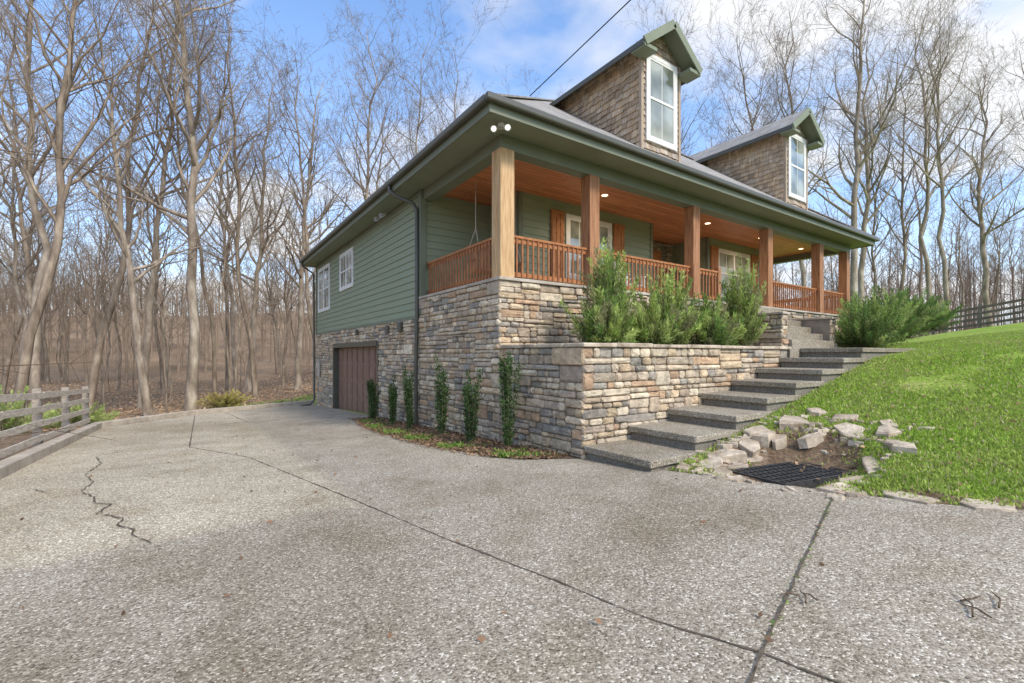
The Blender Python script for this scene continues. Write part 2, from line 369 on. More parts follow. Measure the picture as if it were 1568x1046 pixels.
def sideS(ya,yb,za,zb,x=X0,mul=1.12): stone_rect((x,yb,za),(0,-1,0),nX,yb-ya,zb-za,mul)
def frontS(xa,xb,za,zb,y,mul=1.08): stone_rect((xa,y,za),(1,0,0),nY,xb-xa,zb-za,mul)
sideS(6.57-e,9.92,-1.9,1.26)
sideS(9.92,12.78,-2.1,.84);sideS(12.78,17.97,.38,.84);sideS(17.97,20.8,-2.4,.84)
frontS(X0-e,10.9,-.2,1.26,6.57);frontS(13.3,18.85,-.2,1.26,6.57)
frontS(10.72,11.0,-.1,.9,5.1);sideS(5.07,6.53,-.1,.9,x=10.75);frontS(13.2,13.5,-.1,.9,5.1)
flush_stone('stone_veneer',house)
b=B();ml=.004
b.box(X0+ml,4.5,6.574,12.75,-2.6,1.2);b.box(X0+ml,4.5,12.75,18.0,.36,.83);b.box(X0+ml,4.5,18.0,20.8,-2.6,.83)
b.box(4.5,18.85,6.574,20.8,-2.6,1.2)
b.box(10.754,11.0,5.104,6.53,-.2,.9);b.box(13.2,13.5,5.104,6.53,-.2,.9)
b.obj('foundation',m_mortar,house)
b=B();b.box(X0-.05,18.95,6.5,9.95,1.262,1.315);b.obj('porch_floor',m_concrete,house,.008)
b=B();b.box(10.69,11.03,5.04,6.49,.902,.95);b.box(13.17,13.53,5.04,6.49,.902,.95);b.obj('cheek_caps',m_concrete,house,.008)
rw=empty('stone_retaining_wall')
sideS(4.53-e,6.53,-1.75,.1,mul=1.05);frontS(X0-e,9.75,-1.75,.1,4.53)
flush_stone('wall_stones',rw)
b=B();b.box(X0+ml,4.6,4.534,6.53,-2,.1);b.box(4.6,9.75,4.534,4.85,-2,.1);b.box(9.45,9.75,4.85,6.53,-1,.1);b.obj('wall_core',m_mortar,rw)
b=B()
x=X0-.06
while x<9.8:
    l=R.uniform(.5,1.0);x1=min(x+l,9.82);b.box(x+.004,x1-.004,4.46,4.87,.102,.158+R.uniform(-.006,.008));x+=l
y=4.875
while y<6.4:
    l=R.uniform(.5,.8);y1=min(y+l,6.49);b.box(X0-.06,4.62,y+.004,y1-.004,.102,.158+R.uniform(-.004,.006));y+=l
b.obj('wall_cap',m_rock,rw,.014)
mkmesh('planter_soil',[(4.6,4.86,.07),(9.45,4.86,.07),(9.45,6.53,.12),(4.6,6.53,.12)],[(0,1,2,3)],m_soil,rw)

# ------------------------------------------------------------------ siding
def siding(name,o,u,n,W,H,exp=.165,mat=m_siding):
    o=np.array(o,float);u=np.array(u,float);n=np.array(n,float);w=np.array([0,0,1.])
    b=B();z=0
    while z<H-.001:
        h=min(exp,H-z)
        p=[o+n*.026+w*z,o+u*W+n*.026+w*z,o+u*W+n*.005+w*(z+h),o+n*.005+w*(z+h)]
        b.poly(p);b.poly([o+w*z+n*.0,o+u*W+w*z+n*.0,p[1],p[0]])
        z+=h
    return mkmesh(name,b.V,b.F,mat,house)
siding('side_siding',(X0,20.8,.9),(0,-1,0),nX,10.9,2.83)
siding('porch_siding_a',(X0,9.9,1.3),(1,0,0),nY,1.87,2.43)
siding('porch_siding_b',(6.1,9.9,1.3),(0,-1,0),nX,1.3,2.43)
siding('porch_siding_c',(6.1,8.6,1.3),(1,0,0),nY,4.6,2.43)
siding('porch_siding_d',(10.7,9.9,1.3),(1,0,0),nY,2.7,2.43)
siding('porch_siding_e',(13.4,9.9,1.3),(0,-1,0),nX,1.3,2.43)
siding('porch_siding_f',(13.4,8.6,1.3),(1,0,0),nY,3.5,2.43)
b=B();b.box(X0+.003,16.9,9.905,20.8,.84,3.73);b.box(6.103,10.7,8.604,9.905,1.3,3.73);b.box(13.403,16.9,8.604,9.905,1.3,3.73)
b.obj('wall_core',m_siding,house)
b=B()
b.box(X0-.035,X0+.01,9.93,20.8,.825,.91)
b.box(X0-.04,X0+.09,9.8,9.93,.91,3.729);b.box(X0-.04,X0+.06,20.7,20.84,.84,3.729)
b.box(X0-.03,X0-.001,9.93,20.7,3.6,3.727)
for (xa,ya) in((6.06,8.56),(13.36,8.56),(10.6,8.56),(16.84,8.56)): b.box(xa,xa+.1,ya,ya+.1,1.3,3.7)
b.obj('corner_trim',m_trim,house,.004)

# ------------------------------------------------------------------ windows
def window_x(x,ya,yb,za,zb,nm='side_window',mull=1):
    w=empty(nm);w.parent=house
    f=B();tw=.09
    f.box(x-.05,x-.01,ya-tw,ya,za-tw,zb+tw);f.box(x-.05,x-.01,yb,yb+tw,za-tw,zb+tw)
    f.box(x-.05,x-.01,ya,yb,zb,zb+tw);f.box(x-.06,x-.01,ya,yb,za-tw,za)
    for k in range(1,mull): yy=ya+(yb-ya)*k/mull;f.box(x-.048,x-.012,yy-.04,yy+.04,za,zb)
    zm=(za+zb)/2;f.box(x-.046,x-.012,ya,yb,zm-.03,zm+.03)
    f.box(x-.044,x-.012,ya,ya+.04,za,zb);f.box(x-.044,x-.012,yb-.04,yb,za,zb);f.box(x-.043,x-.012,ya,yb,za,za+.045);f.box(x-.043,x-.012,ya,yb,zb-.045,zb)
    for k in range(mull):
        yy=ya+(yb-ya)*(k+.5)/mull;f.box(x-.036,x-.03,yy-.01,yy+.01,za,zb)
    f.obj('frame',m_white,w,.003)
    g=B();g.box(x-.031,x-.026,ya+.002,yb-.002,za+.002,zb-.002);g.obj('glass',m_glass,w)
def window_y(y,xa,xb,za,zb,nm='front_window',mull=1,parent=None):
    w=empty(nm);w.parent=parent or house
    f=B();tw=.09
    f.box(xa-tw,xa,y-.05,y-.01,za-tw,zb+tw);f.box(xb,xb+tw,y-.05,y-.01,za-tw,zb+tw)
    f.box(xa,xb,y-.05,y-.01,zb,zb+tw);f.box(xa,xb,y-.06,y-.01,za-tw,za)
    for k in range(1,mull): xx=xa+(xb-xa)*k/mull;f.box(xx-.04,xx+.04,y-.048,y-.012,za,zb)
    zm=(za+zb)/2;f.box(xa,xb,y-.046,y-.012,zm-.03,zm+.03)
    f.box(xa,xa+.05,y-.044,y-.012,za,zb);f.box(xb-.05,xb,y-.044,y-.012,za,zb);f.box(xa,xb,y-.043,y-.012,za,za+.05);f.box(xa,xb,y-.043,y-.012,zb-.05,zb)
    for k in range(mull):
        xx=xa+(xb-xa)*(k+.5)/mull;f.box(xx-.01,xx+.01,y-.036,y-.03,za,zb)
    f.obj('frame',m_white,w,.003)
    g=B();g.box(xa+.002,xb-.002,y-.031,y-.026,za+.002,zb-.002);g.obj('glass',m_glass,w)
window_x(X0,18.5,20.25,1.8,3.4,mull=2);window_x(X0,15.35,16.8,2.3,3.4,mull=2)
window_y(8.6,7.55,8.95,1.95,3.35,mull=2);window_y(8.6,13.95,15.75,1.95,3.35,mull=2)
b=B()
for xa in(6.98,9.1,13.5,15.9):
    b.box(xa,xa+.4,8.53,8.57,1.85,3.45)
    for zz in(1.85,2.55,3.37): b.box(xa+.002,xa+.398,8.51,8.53,zz,zz+.08)
    for k in range(3): b.box(xa+.02+k*.125,xa+.125+k*.125,8.52,8.531,1.95,3.36)
b.obj('shutters',m_rail,house,.004)
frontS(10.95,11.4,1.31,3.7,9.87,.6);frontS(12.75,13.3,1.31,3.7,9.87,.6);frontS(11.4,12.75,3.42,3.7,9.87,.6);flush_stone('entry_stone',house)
b=B();b.box(11.4,12.75,9.84,9.87,1.31,3.42);b.obj('door_frame',m_cedar2,house,.004)
b=B();b.box(11.55,12.6,9.80,9.84,1.33,3.3);b.obj('entry_door',m_rail,house,.006)
b=B();b.box(11.75,12.4,9.785,9.8,2.4,3.1);b.obj('door_glass',m_glass,house)

# ------------------------------------------------------------------ garage door
gd=empty('garage_door');gd.parent=house
b=B();b.box(4.42,4.47,12.9,17.85,-2.15,.24)
for r_ in range(4):
    z0=-2.0+r_*.56
    b.box(4.405,4.42,12.9,17.85,z0-.02,z0+.03)
    for c in range(8):
        y0=12.98+c*.61;b.box(4.4,4.42,y0,y0+.06,z0,z0+.54)
        b.box(4.407,4.42,y0+.13,y0+.54,z0+.1,z0+.47)
b.obj('panels',m_garage,gd,.006)
b=B();b.box(4.22,4.45,12.78,12.9,-2.2,.38);b.box(4.22,4.45,17.85,17.97,-2.3,.38);b.box(4.2,4.45,12.9,17.85,.24,.38);b.obj('jamb',m_gutter,gd,.006)

# ------------------------------------------------------------------ roof
x0,x1,y0,y1=3.73,19.2,6.05,21.15;zb,ze=3.73,3.97;pt=.75
hh=(y1-y0)/2;zr=ze+pt*hh;yr=(y0+y1)/2;xa,xc=x0+hh,x1-hh
roof=[(x0,y0,ze),(x1,y0,ze),(x1,y1,ze),(x0,y1,ze),(xa,yr,zr),(xc,yr,zr)]
mkmesh('hip_roof',roof,[(0,1,5,4),(1,2,5),(2,3,4,5),(3,0,4)],m_roof,house)
b=B();t_=.003
b.box(x0,x1,y0,y0+.03,zb,ze-t_);b.box(x0,x0+.03,y0+.03,y1,zb,ze-t_);b.box(x1-.03,x1,y0+.03,y1,zb,ze-t_);b.box(x0+.03,x1-.03,y1-.03,y1,zb,ze-t_)
b.obj('fascia',m_trim,house,.003)
mkmesh('soffit',[(x0+.03,y0+.03,3.75),(x1-.03,y0+.03,3.75),(x1-.03,y1-.03,3.75),(x0+.03,y1-.03,3.75)],[(3,2,1,0)],m_soffit,house)
b=B();b.box(x0-.1,x1+.1,y0-.11,y0-.003,ze-.11,ze+.012);b.box(x0-.11,x0-.003,y0-.003,y1+.1,ze-.11,ze+.012);b.box(x1+.003,x1+.11,y0,y1+.1,ze-.11,ze+.012)
b.obj('gutter',m_gutter,house,.03)
b=B();b.box(4.42,18.6,6.72,9.9,3.722,3.735);b.obj('porch_ceiling',m_ceil,house)
b=B();b.box(4.28,18.72,6.6,6.86,3.52,3.748);b.box(4.28,4.54,6.86,9.88,3.52,3.748);b.box(18.46,18.72,6.86,12,3.52,3.748);b.obj('porch_beam',m_trim,house,.006)
b=B()
for p,q in(((x0,y0,ze),(xa,yr,zr)),((x1,y0,ze),(xc,yr,zr)),((x0,y1,ze),(xa,yr,zr)),((xa,yr,zr),(xc,yr,zr))):
    b.beam((p[0],p[1],p[2]+.01),(q[0],q[1],q[2]+.01),.22,.03)
b.obj('hip_caps',m_roof,house)
T=Tubes()
def pipe(P,r=.045): T.add(P,[r]*len(P),8)
pipe([(3.68,10.35,3.88),(3.68,10.33,3.74),(3.8,10.2,3.6),(4.1,9.98,3.45),(4.17,9.93,3.3),(4.17,9.93,.9),(4.15,9.93,-.2),(4.15,9.93,-1.6)])
pipe([(3.68,20.9,3.88),(3.7,20.9,3.7),(4.14,20.86,3.4),(4.16,20.86,-1.9),(4.0,20.86,-2.1),(3.6,20.7,-2.15)])
T.mesh('downspouts',m_gutter,house)
# ------------------------------------------------------------------ dormers
def shakes(o,u,n,W,zA,zB,top=None):
    o=np.array(o,float);u=np.array(u,float);n=np.array(n,float)
    V=[];Fc=[];C=[]
    z=zA
    while z<zB:
        x=-R.uniform(0,.12)
        while x<W:
            w=R.uniform(.09,.22);xa_=max(x,0);xb_=min(x+w,W)-.005
            if xb_-xa_>.02 and (top is None or z<top((xa_+xb_)/2)-.02):
                zz=z+R.uniform(-.02,.02);h=.17
                zt=zz+h if top is None else min(zz+h,top((xa_+xb_)/2)+.03)
                k=len(V);d0=.036+R.uniform(-.006,.008)
                for (a,zq,d) in((xa_,zz,d0),(xb_,zz,d0),(xb_,zt,.008),(xa_,zt,.008),(xa_,zz,0),(xb_,zz,0)):
                    V.append(o+u*a+np.array([0,0,zq])+n*d)
                Fc+= [(k,k+1,k+2,k+3),(k+4,k+5,k+1,k)]
                c=np.array([(.52,.38,.24),(.6,.46,.31),(.48,.36,.25),(.56,.45,.33),(.42,.31,.21)][R.randrange(5)])*R.uniform(.88,1.12)
                C+=[c]*6
            x+=w
        z+=.145
    return V,Fc,C
def dormer(xl,xr):
    d=empty('dormer');d.parent=house
    yd=7.05;zt=7.0;xm=(xl+xr)/2;ov=.33
    b=B();b.box(xl+.003,xr-.003,yd+.003,11,4.2,zt)
    b.poly([(xl,yd+.003,zt),(xr,yd+.003,zt),(xm,yd+.003,zt+.75*(xr-xl)/2)])
    b.obj('core',m_trim,d)
    V,Fc,C=shakes((xl,11,0),(0,-1,0),nX,11-yd,4.3,zt)
    mkmesh('side_shakes',V,Fc,m_shingle,d,col=np.array(C))
    V,Fc,C=shakes((xr,yd,0),(0,1,0),(1,0,0),11-yd,4.3,zt)
    mkmesh('side_shakes_r',V,Fc,m_shingle,d,col=np.array(C))
    top=lambda a: zt+.75*min(a,(xr-xl)-a)
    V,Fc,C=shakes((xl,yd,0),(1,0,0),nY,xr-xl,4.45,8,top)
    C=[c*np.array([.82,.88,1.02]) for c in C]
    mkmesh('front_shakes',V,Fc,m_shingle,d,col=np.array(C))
    hw=(xr-xl)/2+ov;ze_=zt-.75*ov+.14;zp=ze_+.75*hw;yf=yd-.38;yk=11.9
    th=.1
    for s in(-1,1):
        a=xm+s*hw
        r_=[(a,yf,ze_),(xm,yf,zp),(xm,yk,zp),(a,yk,ze_)]
        mkmesh('roof_slope',r_,[(0,1,2,3) if s>0 else (3,2,1,0)],m_roof,d)
        bb=B()
        bb.V=[(x,y,z-.006) for x,y,z in r_]+[(x,y,z-th) for x,y,z in r_];bb.F=[(0,1,5,4),(1,2,6,5),(2,3,7,6),(3,0,4,7),(4,5,6,7),(0,3,2,1)]
        bb.obj('roof_deck',m_soffit,d)
        c=B();c.beam((a,yf-.02,ze_-.075),(xm,yf-.02,zp-.075),.04,.19);c.obj('barge_board',m_soffit,d,.004)
        c=B();c.box(a-.02 if s<0 else a-.005,a+.005 if s<0 else a+.02,yf,yk,ze_-.13,ze_-.008);c.obj('eave_board',m_gutter,d,.004)
        c=B();xx=(a,a+s*-.42);c.box(min(xx),max(xx),yf-.015,yd-.01,ze_-.17,ze_-.09);c.obj('eave_return',m_soffit,d,.004)
    window_y(yd-.02,xl+.22,xr-.22,5.0,6.85,nm='dormer_window',parent=d)
    b=B()
    for a in(xl-.03,xr-.05): b.box(a,a+.08,yd-.05,yd+.03,4.4,zt)
    b.obj('corner_boards',m_shx,d,.004)
dormer(8.38,9.76);dormer(15.05,16.45)

# ------------------------------------------------------------------ porch columns & rails
cx=[4.42,6.5,9.85,13.3,16.5,18.55]
for i,c in enumerate(cx):
    b=B();h=.13 if i else .145
    b.box(c-h,c+h,6.73-h,6.73+h,1.315,3.53)
    b.obj('porch_column_%d'%(i+1),m_cedar if i in(0,) else m_cedar2,house,.012)
def railx(xa,xb,y,z0=1.315,z1=2.1):
    a=B();a.box(xa,xb,y-.045,y+.045,z1-.045,z1);a.box(xa,xb,y-.02,y+.02,z1-.13,z1-.046);a.box(xa,xb,y-.02,y+.02,z0+.06,z0+.14);a.obj('railing',m_rail,house,.004)
    a=B();n=int((xb-xa)/.115)
    for k in range(1,n): x=xa+(xb-xa)*k/n;a.box(x-.018,x+.018,y-.041,y-.021,z0+.05,z1-.05)
    a.obj('balusters',m_bal,house)
def raily(ya,yb,x,z0=1.315,z1=2.1):
    a=B();a.box(x-.045,x+.045,ya,yb,z1-.045,z1);a.box(x-.02,x+.02,ya,yb,z1-.13,z1-.046);a.box(x-.02,x+.02,ya,yb,z0+.06,z0+.14);a.obj('railing',m_rail,house,.004)
    a=B();n=int((yb-ya)/.115)
    for k in range(1,n): y=ya+(yb-ya)*k/n;a.box(x-.041,x-.021,y-.018,y+.018,z0+.05,z1-.05)
    a.obj('balusters',m_bal,house)
railx(4.57,6.37,6.73);railx(6.63,9.72,6.73);railx(9.98,10.9,6.73);railx(13.43,16.37,6.73);railx(16.63,18.42,6.73)
raily(6.88,9.85,4.42);raily(6.88,11,18.55)
b=B();b.box(10.86,10.98,6.67,6.79,1.315,2.2);b.obj('newel_post',m_cedar2,house,.008)
b=B()
for k in range(6):
    ya=6.5-.25*(6-k);b.box(11.01,13.19,ya,ya+.25,.135,.16+.18*(k+1))
b.obj('porch_steps',m_step,house,.01)
fl=empty('flood_light');fl.parent=house
T=Tubes();
for dx in(-.07,.09):
    T.add([(4.1+dx,6.3-dx,3.66),(4.02+dx,6.2-dx,3.6),(3.98+dx,6.15-dx,3.58)],[.03,.05,.055],10)
T.add([(4.1,6.3,3.74),(4.1,6.3,3.68)],[.06,.06],12)
for dy in(-.2,.2): T.add([(4.05,11.9+dy,3.62),(3.95,11.85+dy,3.56),(3.9,11.8+dy,3.54)],[.03,.055,.06],10)
T.mesh('heads',m_white,fl)
def disc(c,n,r,name,mat,par):
    n=Vector(n).normalized();a=n.orthogonal().normalized();q=n.cross(a)
    pts=[Vector(c)+a*math.cos(t)*r+q*math.sin(t)*r for t in[i*math.pi/8 for i in range(16)]]
    return mkmesh(name,[tuple(p) for p in pts],[tuple(range(16))],mat,par)
for dx in(-.07,.09): disc((3.978+dx,6.148-dx,3.579),(-.04,-.05,-.02),.042,'lens',m_lens,fl)
for (x,y) in((7.9,7.7),(12,7.7),(14.9,7.7),(17.6,7.7)):
    disc((x,y,3.716),(0,0,1),.075,'recessed_light',m_lamp,house)
    l=bpy.data.lights.new('recessed_lamp','SPOT');l.energy=60;l.color=(1,.75,.5);l.shadow_soft_size=.04;l.spot_size=math.radians(150);l.spot_blend=.8
    o=bpy.data.objects.new('recessed_lamp',l);o.location=(x,y,3.69);COL.objects.link(o);o.parent=house
b=B();b.box(4.12,4.2,19.9,20.2,-.9,-.2);b.obj('electric_meter',m_concrete,house,.02)
b=B();b.box(4.13,4.2,14.6,14.75,.62,.78);b.box(4.13,4.2,10.9,11.1,.55,.8);b.box(4.13,4.2,11.8,12.0,.55,.75);b.obj('wall_fixture',m_gutter,house,.02)

sw=empty('porch_swing');b=B()
for k in range(6): b.box(4.95+.0,6.0,8.35+k*.09,8.42+k*.09,1.78,1.8)
for k in range(9): b.box(4.97+k*.115,5.04+k*.115,8.9,8.92,1.82,2.35)
b.box(4.93,6.02,8.89,8.93,2.33,2.4);b.box(4.93,4.99,8.35,8.92,2.02,2.06);b.box(5.96,6.02,8.35,8.92,2.02,2.06);b.box(4.94,4.98,8.37,8.41,1.8,2.02);b.box(5.97,6.01,8.37,8.41,1.8,2.02)
b.obj('bench',m_cedar2,sw,.004)
T=Tubes()
for x in(4.96,5.99):
    T.add([(x,8.62,3.72),(x,8.62,2.7),(x,8.4,2.03)],[.01]*3,5);T.add([(x,8.62,2.7),(x,8.9,2.35)],[.01]*2,5)
T.mesh('ropes',m_concrete,sw)
def chair(x,y):
    c=empty('porch_chair',(x,y,1.315));b=B()
    for k in range(5): b.box(-.27,.27,-.25+k*.1,-.17+k*.1,.38,.4)
    for k in range(5): b.beam((-.22+k*.11,.26,.4),(-.22+k*.11,.42,1.05),.09,.02)
    for s in(-.3,.3):
        b.box(s-.03,s+.03,-.27,-.21,0,.6);b.box(s-.03,s+.03,.22,.28,0,.6);b.box(s-.05,s+.05,-.3,.3,.6,.625)
    b.beam((-.28,.42,1.03),(.28,.42,1.03),.03,.08)
    b.obj('slats',m_white,c,.004)
chair(7.9,7.9);chair(8.9,7.9);chair(14.4,7.9)

# ------------------------------------------------------------------ garden steps
st=empty('garden_steps')
for i in range(8):
    xa_=4.25+.86*i;zt=-1.2+.19*i
    b=B();y_out=3.4+R.uniform(-.03,.03)
    xe=xa_+.86+.12 if i<7 else 13.3
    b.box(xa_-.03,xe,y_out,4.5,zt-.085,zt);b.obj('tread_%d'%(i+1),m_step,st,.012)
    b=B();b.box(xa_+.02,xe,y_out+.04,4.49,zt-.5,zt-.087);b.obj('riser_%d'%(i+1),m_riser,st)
b=B();b.box(9.85,13.3,4.51,6.5,-.5,.13);b.obj('landing',m_step,st,.01)

dg=empty('drain_grate',(5.32,2.42,float(pz(2.42))+.012));dg.rotation_euler=(math.radians(-2.6),math.radians(-1),math.radians(-14))
b=B();b.box(-.5,.5,-.33,.33,-.15,-.03);b.obj('pit_shade',m_dark,dg)  # solid block, its black top painted as the shaded hollow
b=B();b.box(-.53,.53,-.36,-.33,-.1,.012);b.box(-.53,.53,.33,.36,-.1,.012);b.box(-.53,-.5,-.33,.33,-.1,.012);b.box(.5,.53,-.33,.33,-.1,.012)
for k in range(1,14): x=-.5+k/14;b.box(x-.011,x+.011,-.33,.33,-.018,.006)
for k in range(1,6): y=-.33+.66*k/6;b.box(-.5,.5,y-.008,y+.008,-.015,.01)
b.obj('grid',m_iron,dg)

rb=bmesh.new()
def rock(x,y,sx,sy,h,rot,tilt=0,zo=0,tx=0):
    n=R.randint(5,8);z=float(ground(x,y))+zo
    if inpoly(np.array([x]),np.array([y]),DRV)[0]: z=pz(y)+zo
    bot=[];mid=[];top=[]
    ang=[i*2*math.pi/n+R.uniform(-.38,.38) for i in range(n)]
    M=Matrix.Translation((x,y,z))@Matrix.Rotation(rot,4,'Z')@Matrix.Rotation(tilt,4,'X')@Matrix.Rotation(tx,4,'Y')
    rad=[R.uniform(.65,1.15) for _ in ang]
    for a,r_ in zip(ang,rad):
        c_,s_=math.cos(a)*r_,math.sin(a)*r_
        bot.append(rb.verts.new(M@Vector((c_*sx,s_*sy,-.08))))
        mid.append(rb.verts.new(M@Vector((c_*sx*1.02,s_*sy*1.02,h*.75+R.uniform(-.008,.008)))))
        top.append(rb.verts.new(M@Vector((c_*sx*.9,s_*sy*.9,h+R.uniform(-.2,.2)*h))))
    c=rb.verts.new(M@Vector((0,0,h*1.03)))
    for i in range(n):
        j=(i+1)%n
        rb.faces.new((bot[i],bot[j],mid[j],mid[i]));rb.faces.new((mid[i],mid[j],top[j],top[i]));rb.faces.new((top[i],top[j],c))
for (x,y,sx,sy,h) in[(6.55,2.95,.34,.22,.07),(5.75,3.12,.3,.17,.05),(5.3,3.16,.28,.15,.05),(4.9,3.1,.24,.15,.04),(6.05,3.18,.22,.14,.07),(6.25,2.6,.24,.12,.06),(6.5,2.3,.3,.16,.05),(6.6,1.95,.24,.15,.08),(6.25,1.75,.3,.15,.06),(6.95,2.5,.2,.14,.06),(5.1,2.93,.24,.1,.04),(4.68,2.85,.2,.12,.03),(4.65,3.28,.18,.1,.04),(5.55,2.97,.2,.1,.05),(6.05,2.9,.2,.1,.05),(5.8,1.82,.36,.14,.03),(5.3,1.82,.24,.1,.03),(4.6,2.62,.12,.1,.03),(5.95,3.02,.25,.1,.1),(7.1,2.9,.2,.15,.06),(6.9,2.05,.2,.13,.05)]:
    rock(x,y,sx*.9,sy*.95,h*.8,R.uniform(-.6,.6),R.uniform(-.2,.2),0,R.uniform(-.3,.0))
for k in range(260):
    x=R.uniform(4.5,7.0);y=R.uniform(1.65,3.35)
    if abs(x-5.32)<.72 and abs(y-2.42)<.54: continue
    rock(x,y,R.uniform(.02,.11),R.uniform(.015,.07),R.uniform(.01,.035),R.uniform(0,3),R.uniform(-.3,.3))
yy=1.8
while yy>-3:
    s=R.uniform(.12,.3);rock(float(Xb(yy))+.06+R.uniform(-.05,.06),yy,.13+R.uniform(0,.1),s,.022,R.uniform(-.25,.25),0,.0);yy-=s*1.8+R.uniform(0,.06)
me=bpy.data.meshes.new('rock_border');bmesh.ops.recalc_face_normals(rb,faces=rb.faces);rb.to_mesh(me);rb.free();me.materials.append(m_rock)
COL.objects.link(bpy.data.objects.new('rock_border',me))

# ------------------------------------------------------------------ leaf batches
def leafmesh(name,P,D,L,W,mat,col,parent=None):
    n=len(P);D=D/(np.linalg.norm(D,axis=1)[:,None]+1e-9)
    r_=rg.normal(size=(n,3));s=np.cross(D,r_);s/=np.linalg.norm(s,axis=1)[:,None]+1e-9
    L=np.broadcast_to(L,(n,))[:,None];W=np.broadcast_to(W,(n,))[:,None]
    V=np.empty((n,4,3));V[:,0]=P;V[:,1]=P+D*L*.45+s*W;V[:,2]=P+D*L;V[:,3]=P+D*L*.45-s*W
    F=np.arange(n*4).reshape(n,4)
    return mkmesh(name,V.reshape(-1,3),F,mat,parent,col=np.repeat(col,4,axis=0))
LG=((.27,.37,.09),(.42,.5,.16),(.18,.28,.07),(.36,.45,.12),(.3,.3,.14))
def juniper(name,c,rx,ry,h,nb=90,seed=0,cols=LG,upr=.5):
    g=np.random.default_rng(seed);P=[];D=[];C=[];T=Tubes()
    cols=np.array(cols)
    for i in range(nb):
        a=g.uniform(0,2*math.pi);el=math.asin(g.uniform(.05,1)**(1-upr*.6))
        d=np.array([math.cos(a)*math.cos(el),math.sin(a)*math.cos(el),math.sin(el)])
        l=g.uniform(.6,1.2)
        tt=np.linspace(0,1,24)[:,None]
        sc=np.array([rx,ry,h])
        path=np.array(c)+d*sc*l*tt+np.array([0,0,1])*(.14*tt**2)+g.normal(size=(1,3))*.05*tt
        T.add(path[::6],np.array([.012,.009,.006,.004])[:len(path[::6])],4)
        q=path[8:];k=10
        wd=np.repeat(np.linspace(.055,.015,len(q)),k)[:,None]
        pts=np.repeat(q,k,0)+g.normal(size=(len(q)*k,3))*wd
        dd=(d*sc)/np.linalg.norm(d*sc)
        dr=dd*.75+np.array([0,0,.45])+g.normal(size=(len(pts),3))*.5
        P.append(pts);D.append(dr)
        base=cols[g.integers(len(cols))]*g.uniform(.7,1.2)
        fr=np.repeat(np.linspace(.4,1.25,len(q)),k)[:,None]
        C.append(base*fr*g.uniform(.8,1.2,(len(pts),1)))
    P=np.concatenate(P);D=np.concatenate(D);C=np.concatenate(C)
    e_=empty(name)
    T.mesh('stems',m_bark,e_)
    leafmesh('foliage',P,D,rg.uniform(.05,.12,len(P)),rg.uniform(.006,.012,len(P)),m_leaf,C,e_)
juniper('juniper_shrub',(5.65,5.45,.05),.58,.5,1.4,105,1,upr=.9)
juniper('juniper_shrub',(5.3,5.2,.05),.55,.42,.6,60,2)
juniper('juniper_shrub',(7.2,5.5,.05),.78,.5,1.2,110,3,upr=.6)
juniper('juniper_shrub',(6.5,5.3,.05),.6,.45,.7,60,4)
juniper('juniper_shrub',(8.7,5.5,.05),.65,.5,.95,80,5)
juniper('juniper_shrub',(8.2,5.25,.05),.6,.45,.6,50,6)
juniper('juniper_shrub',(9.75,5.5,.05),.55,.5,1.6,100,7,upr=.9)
dk=((.18,.28,.07),(.3,.4,.11),(.13,.22,.06),(.36,.42,.15))
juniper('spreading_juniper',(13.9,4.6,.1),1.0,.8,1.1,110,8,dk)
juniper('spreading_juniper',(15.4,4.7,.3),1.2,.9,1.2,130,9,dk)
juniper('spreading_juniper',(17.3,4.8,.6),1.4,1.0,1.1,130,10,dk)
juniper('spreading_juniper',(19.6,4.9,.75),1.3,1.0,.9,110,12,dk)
def columnar(c,h,seed):
    g=np.random.default_rng(seed);P=[];D=[];C=[];T=Tubes();e_=empty('columnar_holly')
    for s in range(g.integers(7,10)):
        a=g.uniform(0,6.28);l=h*g.uniform(.6,1);rr=g.uniform(.05,.17)
        t=np.linspace(0,1,30)[:,None]
        path=np.array(c)+np.concatenate([rr*np.cos(a)*t**.7,rr*np.sin(a)*t**.7,l*t],1)+np.sin(t*7+a)*.012
        T.add(path[::5],np.linspace(.012,.004,6),4)
        q=path[3:];k=13;P.append(np.repeat(q,k,0)+g.normal(size=(len(q)*k,3))*.024);D.append(g.normal(size=(len(q)*k,3))*.7+np.array([0,0,.6]))
        C.append(np.array([.06,.105,.032])*g.uniform(.6,1.9,(len(q)*k,1)))
    T.mesh('stems',m_bark,e_);P=np.concatenate(P)
    leafmesh('foliage',P,np.concatenate(D),rg.uniform(.03,.06,len(P)),rg.uniform(.008,.014,len(P)),m_leaf,np.concatenate(C),e_)
for i,(x,y,h) in enumerate([(3.8,11.9,1.1),(3.8,10.5,1.25),(3.8,9.35,1.4),(3.8,7.9,1.5),(3.8,6.75,1.25),(3.85,5.72,1.5)]):
    columnar((x,y,pz(y)),h,40+i)
bed=[(3.95,13.0),(3.55,12.3),(3.3,11.0),(3.15,9.0),(3.15,7.4),(3.28,6.2),(3.45,5.4),(3.7,4.95),(4.0,4.75),(4.22,4.55),(4.26,4.55),(4.26,13.0)]
me=bpy.data.meshes.new('planting_bed');bm=bmesh.new()
vs=[bm.verts.new((x,y,pz(y)+.012)) for x,y in bed];bm.faces.new(vs);bmesh.ops.triangulate(bm,faces=bm.faces);bmesh.ops.recalc_face_normals(bm,faces=bm.faces)
for f in bm.faces:
    if f.normal.z<0: f.normal_flip()
bm.to_mesh(me);bm.free();me.materials.append(m_soil);COL.objects.link(bpy.data.objects.new('planting_bed',me))
EY=[4.75,4.95,5.4,6.2,7.4,9,11,12.3];EX=[4.0,3.7,3.45,3.28,3.15,3.15,3.3,3.55]
